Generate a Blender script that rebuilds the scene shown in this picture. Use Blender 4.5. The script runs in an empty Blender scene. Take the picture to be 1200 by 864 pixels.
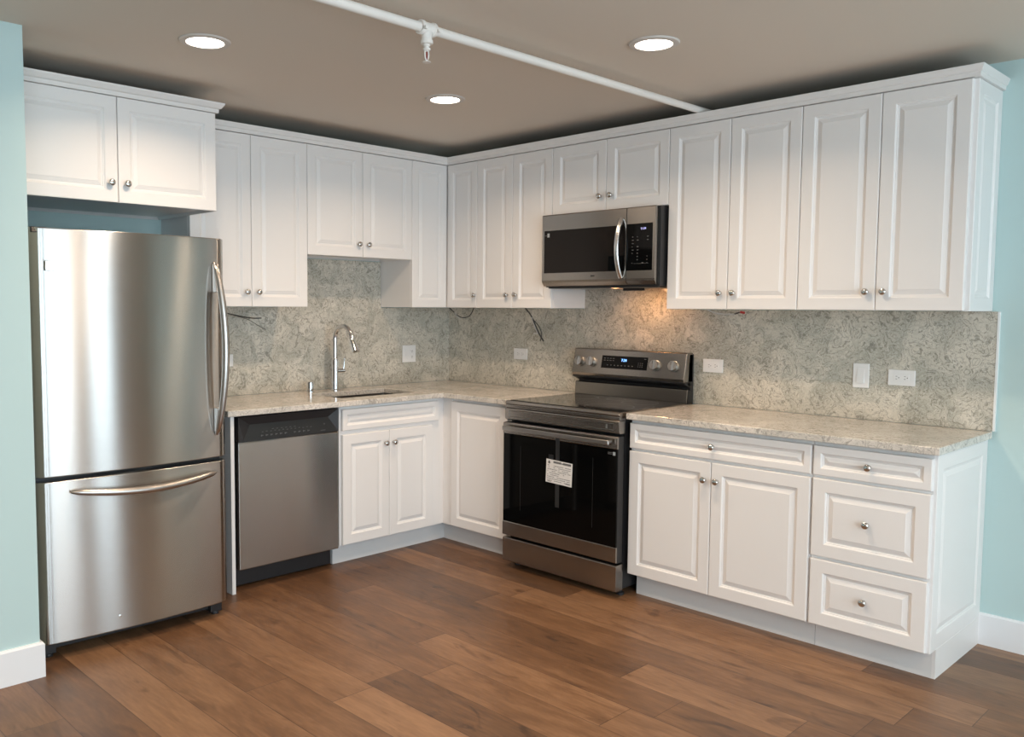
import bpy, bmesh, math, random
from mathutils import Vector, Matrix

random.seed(7)
S = bpy.context.scene
COL = S.collection
PI = math.pi

# ------------------------------------------------------------------ camera
cam_d = bpy.data.cameras.new('camera')
cam = bpy.data.objects.new('camera', cam_d)
COL.objects.link(cam)
S.camera = cam
cam_d.sensor_width = 36.0
cam_d.sensor_fit = 'HORIZONTAL'
cam_d.lens = 1018.11 / 1200 * 36.0
cam_d.shift_x = 64.22 / 1200
cam_d.shift_y = -0.6 / 1200
yaw, pitch, roll = math.radians(-43.4771), math.radians(-4.0194), math.radians(0.3203)
fw = Vector((-math.sin(yaw) * math.cos(pitch), math.cos(yaw) * math.cos(pitch), math.sin(pitch)))
rt = Vector((math.cos(yaw), math.sin(yaw), 0))
up = rt.cross(fw)
rt2 = rt * math.cos(roll) + up * math.sin(roll)
up2 = up * math.cos(roll) - rt * math.sin(roll)
M = Matrix((rt2, up2, -fw)).transposed().to_4x4()
M.translation = Vector((-4.1198, -4.428, 1.4216))
cam.matrix_world = M

# ------------------------------------------------------------------ world, exposure
W = bpy.data.worlds.new('world')
S.world = W
W.use_nodes = True
nt = W.node_tree
bg = nt.nodes['Background']
bg.inputs['Color'].default_value = (0.74, 0.90, 1.0, 1)
bg.inputs['Strength'].default_value = 6.9
LENS_GLOW = 9.0
LAMP_WATTS = 10.0
LAMP_SPREAD = 145
TASK_POWER = 120.0
S.view_settings.view_transform = 'Standard'
S.view_settings.look = 'None'
S.view_settings.gamma = 1
S.view_settings.use_curve_mapping = False
S.view_settings.exposure = 0.0
S.cycles.use_denoising = True
S.cycles.max_bounces = 10
S.cycles.diffuse_bounces = 6
S.cycles.glossy_bounces = 5
S.cycles.transparent_max_bounces = 8
S.cycles.sample_clamp_indirect = 6.0
S.cycles.caustics_reflective = False
S.cycles.caustics_refractive = False

# room shell numbers
CEIL = 2.435
XL, YB = -6.4, -6.4          # far left wall, window wall behind the camera
FIN_X, FIN_Y = -3.045, -0.985
WIN = [(-6.2, -4.55), (-4.45, -3.15), (-3.05, -1.80), (-1.50, -0.85)]   # x ranges of the windows in the wall behind the camera
WZ0, WZ1 = 0.05, 2.36
for (a, b) in WIN:            # sky portals: only guide the sky's own light through the windows
    l = bpy.data.lights.new('window_portal', 'AREA')
    l.shape = 'RECTANGLE'; l.size = b - a; l.size_y = WZ1 - WZ0
    l.cycles.is_portal = True
    o = bpy.data.objects.new('window_portal', l)
    COL.objects.link(o)
    o.location = ((a + b) / 2, YB - 0.16, (WZ0 + WZ1) / 2)
    o.rotation_euler = (PI / 2, 0, PI)
    o.rotation_euler = (-PI / 2, 0, PI)

# ------------------------------------------------------------------ material helpers
def newmat(name):
    m = bpy.data.materials.new(name)
    m.use_nodes = True
    n = m.node_tree.nodes
    return m, n, m.node_tree.links, n['Principled BSDF']

def mat(name, col, rough=0.5, metal=0.0, noise=0.0, nscale=40, bump=0.0, spec=0.5, coat=0.0):
    m, n, l, b = newmat(name)
    b.inputs['Base Color'].default_value = (*col, 1)
    b.inputs['Roughness'].default_value = rough
    b.inputs['Metallic'].default_value = metal
    b.inputs['Specular IOR Level'].default_value = spec
    b.inputs['Coat Weight'].default_value = coat
    tc = n.new('ShaderNodeTexCoord'); tx = n.new('ShaderNodeTexNoise')
    tx.inputs['Scale'].default_value = nscale; tx.inputs['Detail'].default_value = 4
    l.new(tc.outputs['Object'], tx.inputs['Vector'])
    if noise:
        mx = n.new('ShaderNodeMix'); mx.data_type = 'RGBA'
        mx.inputs['A'].default_value = (*[c * (1 - noise) for c in col], 1)
        mx.inputs['B'].default_value = (*[min(1, c * (1 + noise)) for c in col], 1)
        l.new(tx.outputs['Fac'], mx.inputs['Factor'])
        l.new(mx.outputs['Result'], b.inputs['Base Color'])
    if bump:
        bp = n.new('ShaderNodeBump'); bp.inputs['Strength'].default_value = bump
        bp.inputs['Distance'].default_value = 0.002
        l.new(tx.outputs['Fac'], bp.inputs['Height']); l.new(bp.outputs['Normal'], b.inputs['Normal'])
    return m

def steel(name, col, rough=0.28, aniso=0.75, stretch=(1.2, 1.2, 90), smudge=0.015, rot=0.25):
    m, n, l, b = newmat(name)
    b.inputs['Metallic'].default_value = 1
    b.inputs['Anisotropic'].default_value = aniso
    b.inputs['Anisotropic Rotation'].default_value = rot
    tc = n.new('ShaderNodeTexCoord'); mp = n.new('ShaderNodeMapping'); mp.inputs['Scale'].default_value = stretch
    tx = n.new('ShaderNodeTexNoise'); tx.inputs['Scale'].default_value = 3; tx.inputs['Detail'].default_value = 3
    l.new(tc.outputs['Object'], mp.inputs['Vector']); l.new(mp.outputs['Vector'], tx.inputs['Vector'])
    cr = n.new('ShaderNodeMapRange'); cr.inputs['To Min'].default_value = 0.95; cr.inputs['To Max'].default_value = 1.04
    l.new(tx.outputs['Fac'], cr.inputs['Value'])
    mu = n.new('ShaderNodeVectorMath'); mu.operation = 'SCALE'; mu.inputs[0].default_value = col
    l.new(cr.outputs['Result'], mu.inputs['Scale'])
    l.new(mu.outputs['Vector'], b.inputs['Base Color'])
    t2 = n.new('ShaderNodeTexNoise'); t2.inputs['Scale'].default_value = 2.2; t2.inputs['Detail'].default_value = 3
    l.new(tc.outputs['Object'], t2.inputs['Vector'])
    r2 = n.new('ShaderNodeMapRange'); r2.inputs['To Min'].default_value = rough - smudge; r2.inputs['To Max'].default_value = rough + smudge
    l.new(t2.outputs['Fac'], r2.inputs['Value']); l.new(r2.outputs['Result'], b.inputs['Roughness'])
    tg = n.new('ShaderNodeTangent'); tg.direction_type = 'RADIAL'; tg.axis = 'Z'
    l.new(tg.outputs['Tangent'], b.inputs['Tangent'])
    return m

def quartz(name, light, mid, dark):
    m, n, l, b = newmat(name)
    b.inputs['Roughness'].default_value = 0.14
    tc = n.new('ShaderNodeTexCoord')
    w = n.new('ShaderNodeTexNoise'); w.inputs['Scale'].default_value = 9; w.inputs['Detail'].default_value = 3
    l.new(tc.outputs['Object'], w.inputs['Vector'])
    sb = n.new('ShaderNodeVectorMath'); sb.operation = 'SUBTRACT'; sb.inputs[1].default_value = (.5, .5, .5)
    l.new(w.outputs['Color'], sb.inputs[0])
    sc = n.new('ShaderNodeVectorMath'); sc.operation = 'SCALE'; sc.inputs['Scale'].default_value = 0.22
    l.new(sb.outputs['Vector'], sc.inputs[0])
    ad = n.new('ShaderNodeVectorMath'); ad.operation = 'ADD'
    l.new(tc.outputs['Object'], ad.inputs[0]); l.new(sc.outputs['Vector'], ad.inputs[1])
    # thin swirling veins: iso lines of two distorted noises
    def veins(scale, width, dist):
        t = n.new('ShaderNodeTexNoise'); t.inputs['Scale'].default_value = scale
        t.inputs['Detail'].default_value = 3.5; t.inputs['Distortion'].default_value = dist
        l.new(ad.outputs['Vector'], t.inputs['Vector'])
        k = n.new('ShaderNodeMath'); k.operation = 'MULTIPLY'; k.inputs[1].default_value = 6.9
        l.new(t.outputs['Fac'], k.inputs[0])
        f = n.new('ShaderNodeMath'); f.operation = 'PINGPONG'; f.inputs[1].default_value = 0.5
        l.new(k.outputs[0], f.inputs[0])
        r = n.new('ShaderNodeMapRange'); r.inputs['From Min'].default_value = 0; r.inputs['From Max'].default_value = width
        r.inputs['To Min'].default_value = 1; r.inputs['To Max'].default_value = 0
        l.new(f.outputs[0], r.inputs['Value'])
        return r.outputs['Result'], t.outputs['Fac']
    v1, f1 = veins(9, 0.16, 1.2)
    v2, f2 = veins(24, 0.22, 0.8)
    b1 = n.new('ShaderNodeTexNoise'); b1.inputs['Scale'].default_value = 4.5; b1.inputs['Detail'].default_value = 4
    b1.inputs['Distortion'].default_value = 1
    l.new(ad.outputs['Vector'], b1.inputs['Vector'])
    ra = n.new('ShaderNodeMapRange'); ra.inputs['From Min'].default_value = .38; ra.inputs['From Max'].default_value = .62
    l.new(b1.outputs['Fac'], ra.inputs['Value'])
    m1 = n.new('ShaderNodeMix'); m1.data_type = 'RGBA'
    m1.inputs['A'].default_value = (*light, 1); m1.inputs['B'].default_value = (*mid, 1)
    l.new(ra.outputs['Result'], m1.inputs['Factor'])
    def over(prev, fac, amt, col):
        k = n.new('ShaderNodeMath'); k.operation = 'MULTIPLY'; k.inputs[1].default_value = amt
        l.new(fac, k.inputs[0])
        x = n.new('ShaderNodeMix'); x.data_type = 'RGBA'; x.inputs['B'].default_value = (*col, 1)
        l.new(k.outputs[0], x.inputs['Factor']); l.new(prev, x.inputs['A'])
        return x.outputs['Result']
    c = over(m1.outputs['Result'], v1, 0.70, dark)
    c = over(c, v2, 0.42, dark)
    g = n.new('ShaderNodeTexNoise'); g.inputs['Scale'].default_value = 160; g.inputs['Detail'].default_value = 2
    l.new(tc.outputs['Object'], g.inputs['Vector'])
    gr = n.new('ShaderNodeMapRange'); gr.inputs['From Min'].default_value = .55; gr.inputs['From Max'].default_value = .75
    l.new(g.outputs['Fac'], gr.inputs['Value'])
    c = over(c, gr.outputs['Result'], 0.35, (0.86, 0.84, 0.80))
    l.new(c, b.inputs['Base Color'])
    return m

def emis(name, col, strength):
    m, n, l, b = newmat(name)
    b.inputs['Base Color'].default_value = (0.8, 0.8, 0.8, 1)
    b.inputs['Emission Color'].default_value = (*col, 1)
    b.inputs['Emission Strength'].default_value = strength
    return m

def wood_floor():
    m, n, l, b = newmat('oak_planks')
    tc = n.new('ShaderNodeTexCoord'); sp = n.new('ShaderNodeSeparateXYZ')
    l.new(tc.outputs['Object'], sp.inputs[0])
    def mth(op, a, c=None, d=None):
        k = n.new('ShaderNodeMath'); k.operation = op
        for i, v in enumerate((a, c, d)):
            if v is None: continue
            if isinstance(v, (int, float)): k.inputs[i].default_value = v
            else: l.new(v, k.inputs[i])
        return k.outputs[0]
    PW, PL = 0.187, 1.8
    u = mth('DIVIDE', mth('ADD', sp.outputs['X'], 1.98 + 187), PW)
    row = mth('FLOOR', u)
    fu = mth('FRACT', u)
    wn = n.new('ShaderNodeTexWhiteNoise'); wn.noise_dimensions = '1D'
    l.new(row, wn.inputs['W'])
    v = mth('ADD', mth('DIVIDE', sp.outputs['Y'], PL), mth('ADD', mth('MULTIPLY', wn.outputs['Value'], 7.3), 50))
    pl = mth('FLOOR', v); fv = mth('FRACT', v)
    # some boards are cut in two
    cb = n.new('ShaderNodeCombineXYZ'); l.new(row, cb.inputs[0]); l.new(pl, cb.inputs[1])
    w2 = n.new('ShaderNodeTexWhiteNoise'); w2.noise_dimensions = '2D'; l.new(cb.outputs[0], w2.inputs['Vector'])
    split = mth('GREATER_THAN', w2.outputs['Value'], 0.5)
    cut = mth('ADD', mth('MULTIPLY', w2.outputs['Value'], 0.5), 0.15)
    side = mth('MULTIPLY', split, mth('GREATER_THAN', fv, cut))
    cb2 = n.new('ShaderNodeCombineXYZ'); l.new(row, cb2.inputs[0]); l.new(pl, cb2.inputs[1]); l.new(side, cb2.inputs[2])
    w3 = n.new('ShaderNodeTexWhiteNoise'); w3.noise_dimensions = '3D'; l.new(cb2.outputs[0], w3.inputs['Vector'])
    # grain, stretched along the boards, shifted per board
    mp = n.new('ShaderNodeVectorMath'); mp.operation = 'MULTIPLY'; mp.inputs[1].default_value = (1, 0.14, 1)
    l.new(tc.outputs['Object'], mp.inputs[0])
    of = n.new('ShaderNodeVectorMath'); of.operation = 'SCALE'; of.inputs['Scale'].default_value = 9
    l.new(w3.outputs['Color'], of.inputs[0])
    gv = n.new('ShaderNodeVectorMath'); gv.operation = 'ADD'; l.new(mp.outputs[0], gv.inputs[0]); l.new(of.outputs[0], gv.inputs[1])
    g1 = n.new('ShaderNodeTexNoise'); g1.inputs['Scale'].default_value = 10; g1.inputs['Detail'].default_value = 6
    g1.inputs['Roughness'].default_value = .6; g1.inputs['Distortion'].default_value = 1.2
    l.new(gv.outputs[0], g1.inputs['Vector'])
    g2 = n.new('ShaderNodeTexNoise'); g2.inputs['Scale'].default_value = 90; g2.inputs['Detail'].default_value = 3
    l.new(gv.outputs[0], g2.inputs['Vector'])
    mp3 = n.new('ShaderNodeVectorMath'); mp3.operation = 'MULTIPLY'; mp3.inputs[1].default_value = (1, 0.5, 1)
    l.new(gv.outputs[0], mp3.inputs[0])
    g3 = n.new('ShaderNodeTexNoise'); g3.inputs['Scale'].default_value = 3.5; g3.inputs['Detail'].default_value = 4
    l.new(tc.outputs['Object'], g3.inputs['Vector'])
    tone = mth('ADD', mth('MULTIPLY', w3.outputs['Value'], 0.42), mth('MULTIPLY', g1.outputs['Fac'], 0.80))
    tone = mth('ADD', tone, mth('MULTIPLY', mth('SUBTRACT', g2.outputs['Fac'], 0.5), 0.34))
    tone = mth('ADD', tone, mth('MULTIPLY', mth('SUBTRACT', g3.outputs['Fac'], 0.5), 0.30))
    cr = n.new('ShaderNodeValToRGB')
    e = cr.color_ramp.elements
    e[0].position = 0.22; e[0].color = (0.058, 0.029, 0.015, 1)
    e[1].position = 1.0; e[1].color = (0.310, 0.172, 0.090, 1)
    x = e.new(0.60); x.color = (0.160, 0.080, 0.038, 1)
    l.new(tone, cr.inputs['Fac'])
    kn = n.new('ShaderNodeTexNoise'); kn.inputs['Scale'].default_value = 7.5; kn.inputs['Detail'].default_value = 3; kn.inputs['Distortion'].default_value = 1.5
    kv = n.new('ShaderNodeVectorMath'); kv.operation = 'MULTIPLY'; kv.inputs[1].default_value = (1, 2.6, 1)
    l.new(gv.outputs[0], kv.inputs[0]); l.new(kv.outputs[0], kn.inputs['Vector'])
    kr = n.new('ShaderNodeMapRange'); kr.inputs['From Min'].default_value = .61; kr.inputs['From Max'].default_value = .78
    kr.inputs['To Max'].default_value = 0.36
    l.new(kn.outputs['Fac'], kr.inputs['Value'])
    tone = mth('SUBTRACT', tone, kr.outputs['Result'])
    l.new(tone, cr.inputs['Fac'])
    # joints
    du = mth('MULTIPLY', mth('MINIMUM', fu, mth('SUBTRACT', 1, fu)), PW)
    dv = mth('MULTIPLY', mth('MINIMUM', fv, mth('SUBTRACT', 1, fv)), PL)
    dc = mth('ADD', mth('MULTIPLY', mth('ABSOLUTE', mth('SUBTRACT', fv, cut)), PL), mth('MULTIPLY', mth('SUBTRACT', 1, split), 9))
    d = mth('MINIMUM', du, mth('MINIMUM', dv, dc))
    j = n.new('ShaderNodeMapRange'); j.inputs['From Max'].default_value = 0.0022
    l.new(d, j.inputs['Value'])
    mx = n.new('ShaderNodeMix'); mx.data_type = 'RGBA'; mx.inputs['A'].default_value = (0.045, 0.02, 0.011, 1)
    l.new(j.outputs['Result'], mx.inputs['Factor']); l.new(cr.outputs['Color'], mx.inputs['B'])
    l.new(mx.outputs['Result'], b.inputs['Base Color'])
    rr = n.new('ShaderNodeMapRange'); rr.inputs['To Min'].default_value = 0.32; rr.inputs['To Max'].default_value = 0.5
    l.new(g1.outputs['Fac'], rr.inputs['Value']); l.new(rr.outputs['Result'], b.inputs['Roughness'])
    h = mth('ADD', mth('MULTIPLY', j.outputs['Result'], 0.6), mth('MULTIPLY', g1.outputs['Fac'], 0.25))
    bp = n.new('ShaderNodeBump'); bp.inputs['Strength'].default_value = 0.35; bp.inputs['Distance'].default_value = 0.0015
    l.new(h, bp.inputs['Height']); l.new(bp.outputs['Normal'], b.inputs['Normal'])
    return m

MT = {}
MT['white'] = mat('cabinet_white_lacquer', (0.81, 0.795, 0.785), 0.36, noise=0.012, nscale=3)
MT['crown'] = mat('crown_white_paint', (0.78, 0.765, 0.75), 0.5, noise=0.015, nscale=8)
MT['toe'] = mat('toe_kick_white', (0.72, 0.715, 0.71), 0.5, noise=0.02, nscale=8)
MT['teal'] = mat('pale_teal_wall_paint', (0.50, 0.655, 0.655), 0.6, noise=0.01, nscale=2, bump=0.05)
MT['ceil'] = mat('ceiling_paint', (0.69, 0.62, 0.54), 0.75, noise=0.01, nscale=2)
MT['base'] = mat('baseboard_white_paint', (0.82, 0.83, 0.85), 0.4, noise=0.01, nscale=8)
MT['farwall'] = mat('far_wall_paint', (0.60, 0.57, 0.53), 0.7, noise=0.02, nscale=2)
MT['frame'] = mat('window_frame_grey', (0.30, 0.31, 0.33), 0.5, noise=0.02)
MT['steel'] = steel('brushed_stainless', (0.475, 0.46, 0.44), 0.25, 1.0)
MT['steel_dark'] = steel('dark_stainless', (0.34, 0.315, 0.29), 0.25, 0.6)
MT['steel_handle'] = steel('satin_handle_steel', (0.46, 0.44, 0.42), 0.30, 0.2)
MT['steel_bright'] = mat('bright_steel', (0.70, 0.69, 0.68), 0.2, 1.0, noise=0.03)
MT['chrome'] = mat('polished_chrome', (0.72, 0.72, 0.73), 0.07, 1.0, noise=0.02)
MT['knob'] = mat('satin_chrome_knob', (0.62, 0.60, 0.58), 0.14, 1.0, noise=0.03)
MT['black'] = mat('black_enamel', (0.012, 0.012, 0.013), 0.35, noise=0.1)
MT['blackplastic'] = mat('black_plastic', (0.018, 0.018, 0.02), 0.42, noise=0.1, bump=0.05)
MT['plastic_mid'] = mat('charcoal_plastic', (0.010, 0.011, 0.012), 0.38, noise=0.1)
MT['glass_black'] = mat('black_glass', (0.003, 0.003, 0.003), 0.05, noise=0.05, spec=0.12)
MT['cooktop'] = mat('ceramic_cooktop_glass', (0.012, 0.011, 0.010), 0.07, noise=0.05, spec=0.7)
MT['window_mesh'] = mat('tinted_window_glass', (0.012, 0.010, 0.009), 0.09, noise=0.05, spec=0.15)
MT['plate'] = mat('white_wall_plate', (0.80, 0.80, 0.80), 0.3, noise=0.01)
MT['slot'] = mat('dark_slot', (0.03, 0.03, 0.03), 0.6, noise=0.05)
MT['cable'] = mat('dark_cable_jacket', (0.05, 0.047, 0.045), 0.5, noise=0.2)
MT['cable_white'] = mat('pale_wire', (0.55, 0.54, 0.53), 0.4, noise=0.1)
MT['red'] = mat('red_wire_cap', (0.45, 0.03, 0.03), 0.4, noise=0.1)
MT['paper'] = mat('white_paper', (0.74, 0.73, 0.72), 0.6, noise=0.03, nscale=20)
MT['ink'] = mat('grey_print', (0.14, 0.14, 0.14), 0.6, noise=0.2)
MT['tape'] = mat('smoked_plastic_tape', (0.022, 0.023, 0.024), 0.3, noise=0.05)
MT['print'] = mat('pale_legend_print', (0.34, 0.36, 0.38), 0.5, noise=0.1)
MT['printdim'] = mat('dim_legend_print', (0.12, 0.12, 0.125), 0.5, noise=0.1)
MT['pipe'] = mat('white_painted_pipe', (0.80, 0.77, 0.73), 0.45, noise=0.02)
MT['sink'] = steel('sink_steel', (0.24, 0.22, 0.20), 0.35, 0.3)
MT['quartz'] = quartz('swirled_quartz_counter', (0.74, 0.69, 0.63), (0.58, 0.55, 0.50), (0.24, 0.22, 0.195))
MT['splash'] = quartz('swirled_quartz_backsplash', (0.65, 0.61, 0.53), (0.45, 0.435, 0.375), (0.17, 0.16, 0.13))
MT['caulk'] = mat('white_edge_trim', (0.84, 0.86, 0.86), 0.5, noise=0.01)
MT['lens'] = emis('lamp_lens', (1.0, 0.90, 0.80), LENS_GLOW)
MT['lamptrim'] = mat('lamp_trim_white', (0.62, 0.58, 0.54), 0.5, noise=0.02)
MT['task'] = emis('task_lamp_lens', (1.0, 0.50, 0.22), TASK_POWER)
MT['blue'] = emis('blue_display', (0.05, 0.35, 1.0), 3.2)
MT['violet'] = emis('violet_display', (0.25, 0.25, 1.0), 1.1)
MT['red_bulb'] = mat('red_sprinkler_bulb', (0.25, 0.02, 0.02), 0.2, noise=0.1)
MT['dark_top'] = mat('darkened_cabinet_top', (0.16, 0.12, 0.09), 0.8, noise=0.1)  # unseen tops coloured dark to deepen the shade between crown and ceiling
MT['floor'] = wood_floor()

# ------------------------------------------------------------------ object helpers
def props(o, label=None, cat=None, group=None, kind=None):
    if label: o['label'] = label
    if cat: o['category'] = cat
    if group: o['group'] = group
    if kind: o['kind'] = kind
    return o

def thing(name, label, cat, loc=(0, 0, 0), rz=0.0, group=None):
    o = bpy.data.objects.new(name, None)
    o.empty_display_size = 0.05
    COL.objects.link(o)
    o.location = loc; o.rotation_euler = (0, 0, rz)
    return props(o, label, cat, group, 'thing')

def link(name, bm, m, parent=None, bevel=0.0, smooth=False, segs=2, angle=35):
    me = bpy.data.meshes.new(name)
    bmesh.ops.recalc_face_normals(bm, faces=bm.faces[:])
    bm.to_mesh(me); bm.free()
    ms = m if isinstance(m, (list, tuple)) else [m]
    for x in ms: me.materials.append(MT[x])
    o = bpy.data.objects.new(name, me)
    COL.objects.link(o)
    if parent: o.parent = parent
    if smooth:
        for p in me.polygons: p.use_smooth = True
        me.set_sharp_from_angle(angle=math.radians(angle))
    if bevel:
        b = o.modifiers.new('bevel', 'BEVEL'); b.width = bevel; b.segments = segs
        b.limit_method = 'ANGLE'; b.angle_limit = math.radians(40)
    return o

def box(bm, x0, x1, y0, y1, z0, z1, mi=0):
    vs = [bm.verts.new((x, y, z)) for x in (x0, x1) for y in (y0, y1) for z in (z0, z1)]
    fs = [(0, 1, 3, 2), (4, 6, 7, 5), (0, 4, 5, 1), (2, 3, 7, 6), (0, 2, 6, 4), (1, 5, 7, 3)]
    out = []
    for f in fs:
        q = bm.faces.new([vs[i] for i in f]); q.material_index = mi; out.append(q)
    return out

def BX(name, r, m, parent=None, bevel=0.0, **k):
    bm = bmesh.new(); box(bm, *r)
    return link(name, bm, m, parent, bevel, **k)

def BXS(name, rs, m, parent=None, bevel=0.0, **k):
    bm = bmesh.new()
    for r in rs: box(bm, *r)
    return link(name, bm, m, parent, bevel, **k)

def lathe(bm, prof, c=(0, 0, 0), axis='Z', n=28, mi=0):
    """prof: list of (radius, height) along the axis from c"""
    rings = []
    for r, h in prof:
        ring = []
        for k in range(n):
            a = 2 * PI * k / n
            u, v = r * math.cos(a), r * math.sin(a)
            p = {'Z': (u, v, h), 'Y': (u, -h, v), 'X': (h, u, v)}[axis]   # axis 'Y' grows towards -y (room)
            ring.append(bm.verts.new((c[0] + p[0], c[1] + p[1], c[2] + p[2])))
        rings.append(ring)
    for a, b in zip(rings, rings[1:]):
        for k in range(n):
            f = bm.faces.new((a[k], a[(k + 1) % n], b[(k + 1) % n], b[k])); f.material_index = mi
    for ring in (rings[0], rings[-1]):
        if prof[rings.index(ring)][0] > 1e-6:
            f = bm.faces.new(ring); f.material_index = mi
    return rings

def tube(bm, pts, rad, n=14, mi=0, caps=True):
    pts = [Vector(p) for p in pts]
    rads = rad if isinstance(rad, (list, tuple)) else [rad] * len(pts)
    rings = []
    t0 = (pts[1] - pts[0]).normalized()
    ref = Vector((0, 0, 1)) if abs(t0.z) < 0.9 else Vector((1, 0, 0))
    nrm = t0.cross(ref).normalized()
    for i, p in enumerate(pts):
        a = pts[max(i - 1, 0)]; b = pts[min(i + 1, len(pts) - 1)]
        t = (b - a).normalized()
        nrm = (nrm - t * nrm.dot(t)).normalized()
        bn = t.cross(nrm)
        rings.append([bm.verts.new(p + (nrm * math.cos(2 * PI * k / n) + bn * math.sin(2 * PI * k / n)) * rads[i]) for k in range(n)])
    for a, b in zip(rings, rings[1:]):
        for k in range(n):
            f = bm.faces.new((a[k], a[(k + 1) % n], b[(k + 1) % n], b[k])); f.material_index = mi
    if caps:
        for r in (rings[0], rings[-1]):
            f = bm.faces.new(r); f.material_index = mi

def smooth_path(pts, n=8):
    P = [Vector(p) for p in pts]
    P = [P[0] * 2 - P[1]] + P + [P[-1] * 2 - P[-2]]
    out = []
    for i in range(1, len(P) - 2):
        for k in range(n):
            t = k / n
            a, b, c, d = P[i - 1], P[i], P[i + 1], P[i + 2]
            out.append(0.5 * ((2 * b) + (c - a) * t + (2 * a - 5 * b + 4 * c - d) * t * t + (3 * b - a - 3 * c + d) * t ** 3))
    out.append(P[-2])
    return out

def extrude_profile(bm, prof, x0, x1, mi=0):
    """prof: closed list of (y, z); extruded along x"""
    a = [bm.verts.new((x0, y, z)) for y, z in prof]
    b = [bm.verts.new((x1, y, z)) for y, z in prof]
    n = len(prof)
    for k in range(n):
        f = bm.faces.new((a[k], a[(k + 1) % n], b[(k + 1) % n], b[k])); f.material_index = mi
    bm.faces.new(a).material_index = mi; bm.faces.new(b).material_index = mi

def sweep_plan(bm, path, prof, mi=0):
    """miter a profile (offset to the left of travel, z) along a plan polyline; closed profile, end caps"""
    P = [Vector((p[0], p[1])) for p in path]
    rings = []
    for i, p in enumerate(P):
        d0 = (P[i] - P[i - 1]).normalized() if i else None
        d1 = (P[i + 1] - P[i]).normalized() if i < len(P) - 1 else None
        n0 = Vector((-d0.y, d0.x)) if d0 else None
        n1 = Vector((-d1.y, d1.x)) if d1 else None
        if n0 is None: m = n1
        elif n1 is None: m = n0
        else:
            m = (n0 + n1).normalized(); m = m / m.dot(n0)
        rings.append([bm.verts.new((p.x + m.x * o, p.y + m.y * o, z)) for o, z in prof])
    n = len(prof)
    for a, b in zip(rings, rings[1:]):
        for k in range(n):
            bm.faces.new((a[k], a[(k + 1) % n], b[(k + 1) % n], b[k])).material_index = mi
    bm.faces.new(rings[0]); bm.faces.new(rings[-1])

def grid_slab(bm, xs, ys, fill, z0, z1):
    V = {}
    def v(i, j, z):
        if (i, j, z) not in V: V[(i, j, z)] = bm.verts.new((xs[i], ys[j], z))
        return V[(i, j, z)]
    F = {(i, j) for i in range(len(xs) - 1) for j in range(len(ys) - 1)
         if fill((xs[i] + xs[i + 1]) / 2, (ys[j] + ys[j + 1]) / 2)}
    for i, j in F:
        for z in (z0, z1):
            bm.faces.new((v(i, j, z), v(i + 1, j, z), v(i + 1, j + 1, z), v(i, j + 1, z)))
        for (di, dj, a, b) in ((-1, 0, (i, j), (i, j + 1)), (1, 0, (i + 1, j), (i + 1, j + 1)),
                               (0, -1, (i, j), (i + 1, j)), (0, 1, (i, j + 1), (i + 1, j + 1))):
            if (i + di, j + dj) not in F:
                bm.faces.new((v(*a, z0), v(*b, z0), v(*b, z1), v(*a, z1)))

def panel_rings(bm, w, h, rings, x0, z0, y0):
    """nested rectangles (inset, height towards -y) starting at corner x0,z0 on plane y0; last one is filled"""
    prev = None
    for ins, d in rings:
        r = [bm.verts.new((x0 + a, y0 - d, z0 + b)) for a, b in
             ((ins, ins), (w - ins, ins), (w - ins, h - ins), (ins, h - ins))]
        if prev:
            for k in range(4): bm.faces.new((prev[k], prev[(k + 1) % 4], r[(k + 1) % 4], r[k]))
        else:
            bm.faces.new(r)
        prev = r
    bm.faces.new(prev)

T = 0.020
def door_rings(w, h, s=0.055):
    s = min(s, w * 0.24, h * 0.26)
    return [(0, 0), (0, T - 0.003), (0.0012, T - 0.001), (0.0035, T), (s - 0.003, T), (s, T - 0.0015), (s + 0.003, T - 0.0055), (s + 0.0065, T - 0.0062),
            (s + 0.009, T - 0.0092), (s + 0.0135, T - 0.0094), (s + 0.0155, T - 0.0075), (s + 0.029, T - 0.0030), (s + 0.031, T - 0.0018)]

KNOB_PROF = [(0.0085, 0), (0.0085, 0.0015), (0.0055, 0.004), (0.005, 0.011), (0.007, 0.014), (0.0125, 0.0165),
             (0.0148, 0.020), (0.0148, 0.0225), (0.0135, 0.0255), (0.010, 0.0278), (0.005, 0.029), (0.0, 0.0293)]
KNOB_MESH = None
def knob(parent, x, z, y):
    global KNOB_MESH
    if KNOB_MESH is None:
        bm = bmesh.new(); lathe(bm, KNOB_PROF, (0, 0, 0), 'Y', 24)
        o = link('knob', bm, 'knob', parent, smooth=True, angle=60)
        KNOB_MESH = o
    else:
        o = KNOB_MESH.copy(); COL.objects.link(o); o.parent = parent
    o.location = (x, y, z)
    return o

def door(parent, name, x0, x1, z0, z1, yf, knob_at=None, s=0.055, gap=0.0015):
    """raised-panel front; x0..x1, z0..z1 in the cabinet's own frame, back on plane yf"""
    bm = bmesh.new()
    w, h = x1 - x0 - 2 * gap, z1 - z0 - 2 * gap
    panel_rings(bm, w, h, door_rings(w, h, s), 0, 0, 0)
    o = link(name, bm, 'white', parent)
    o.location = (x0 + gap, yf, z0 + gap)
    if knob_at:
        knob(o, knob_at[0] - x0 - gap, knob_at[1] - z0 - gap, -T)
    return o

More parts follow.
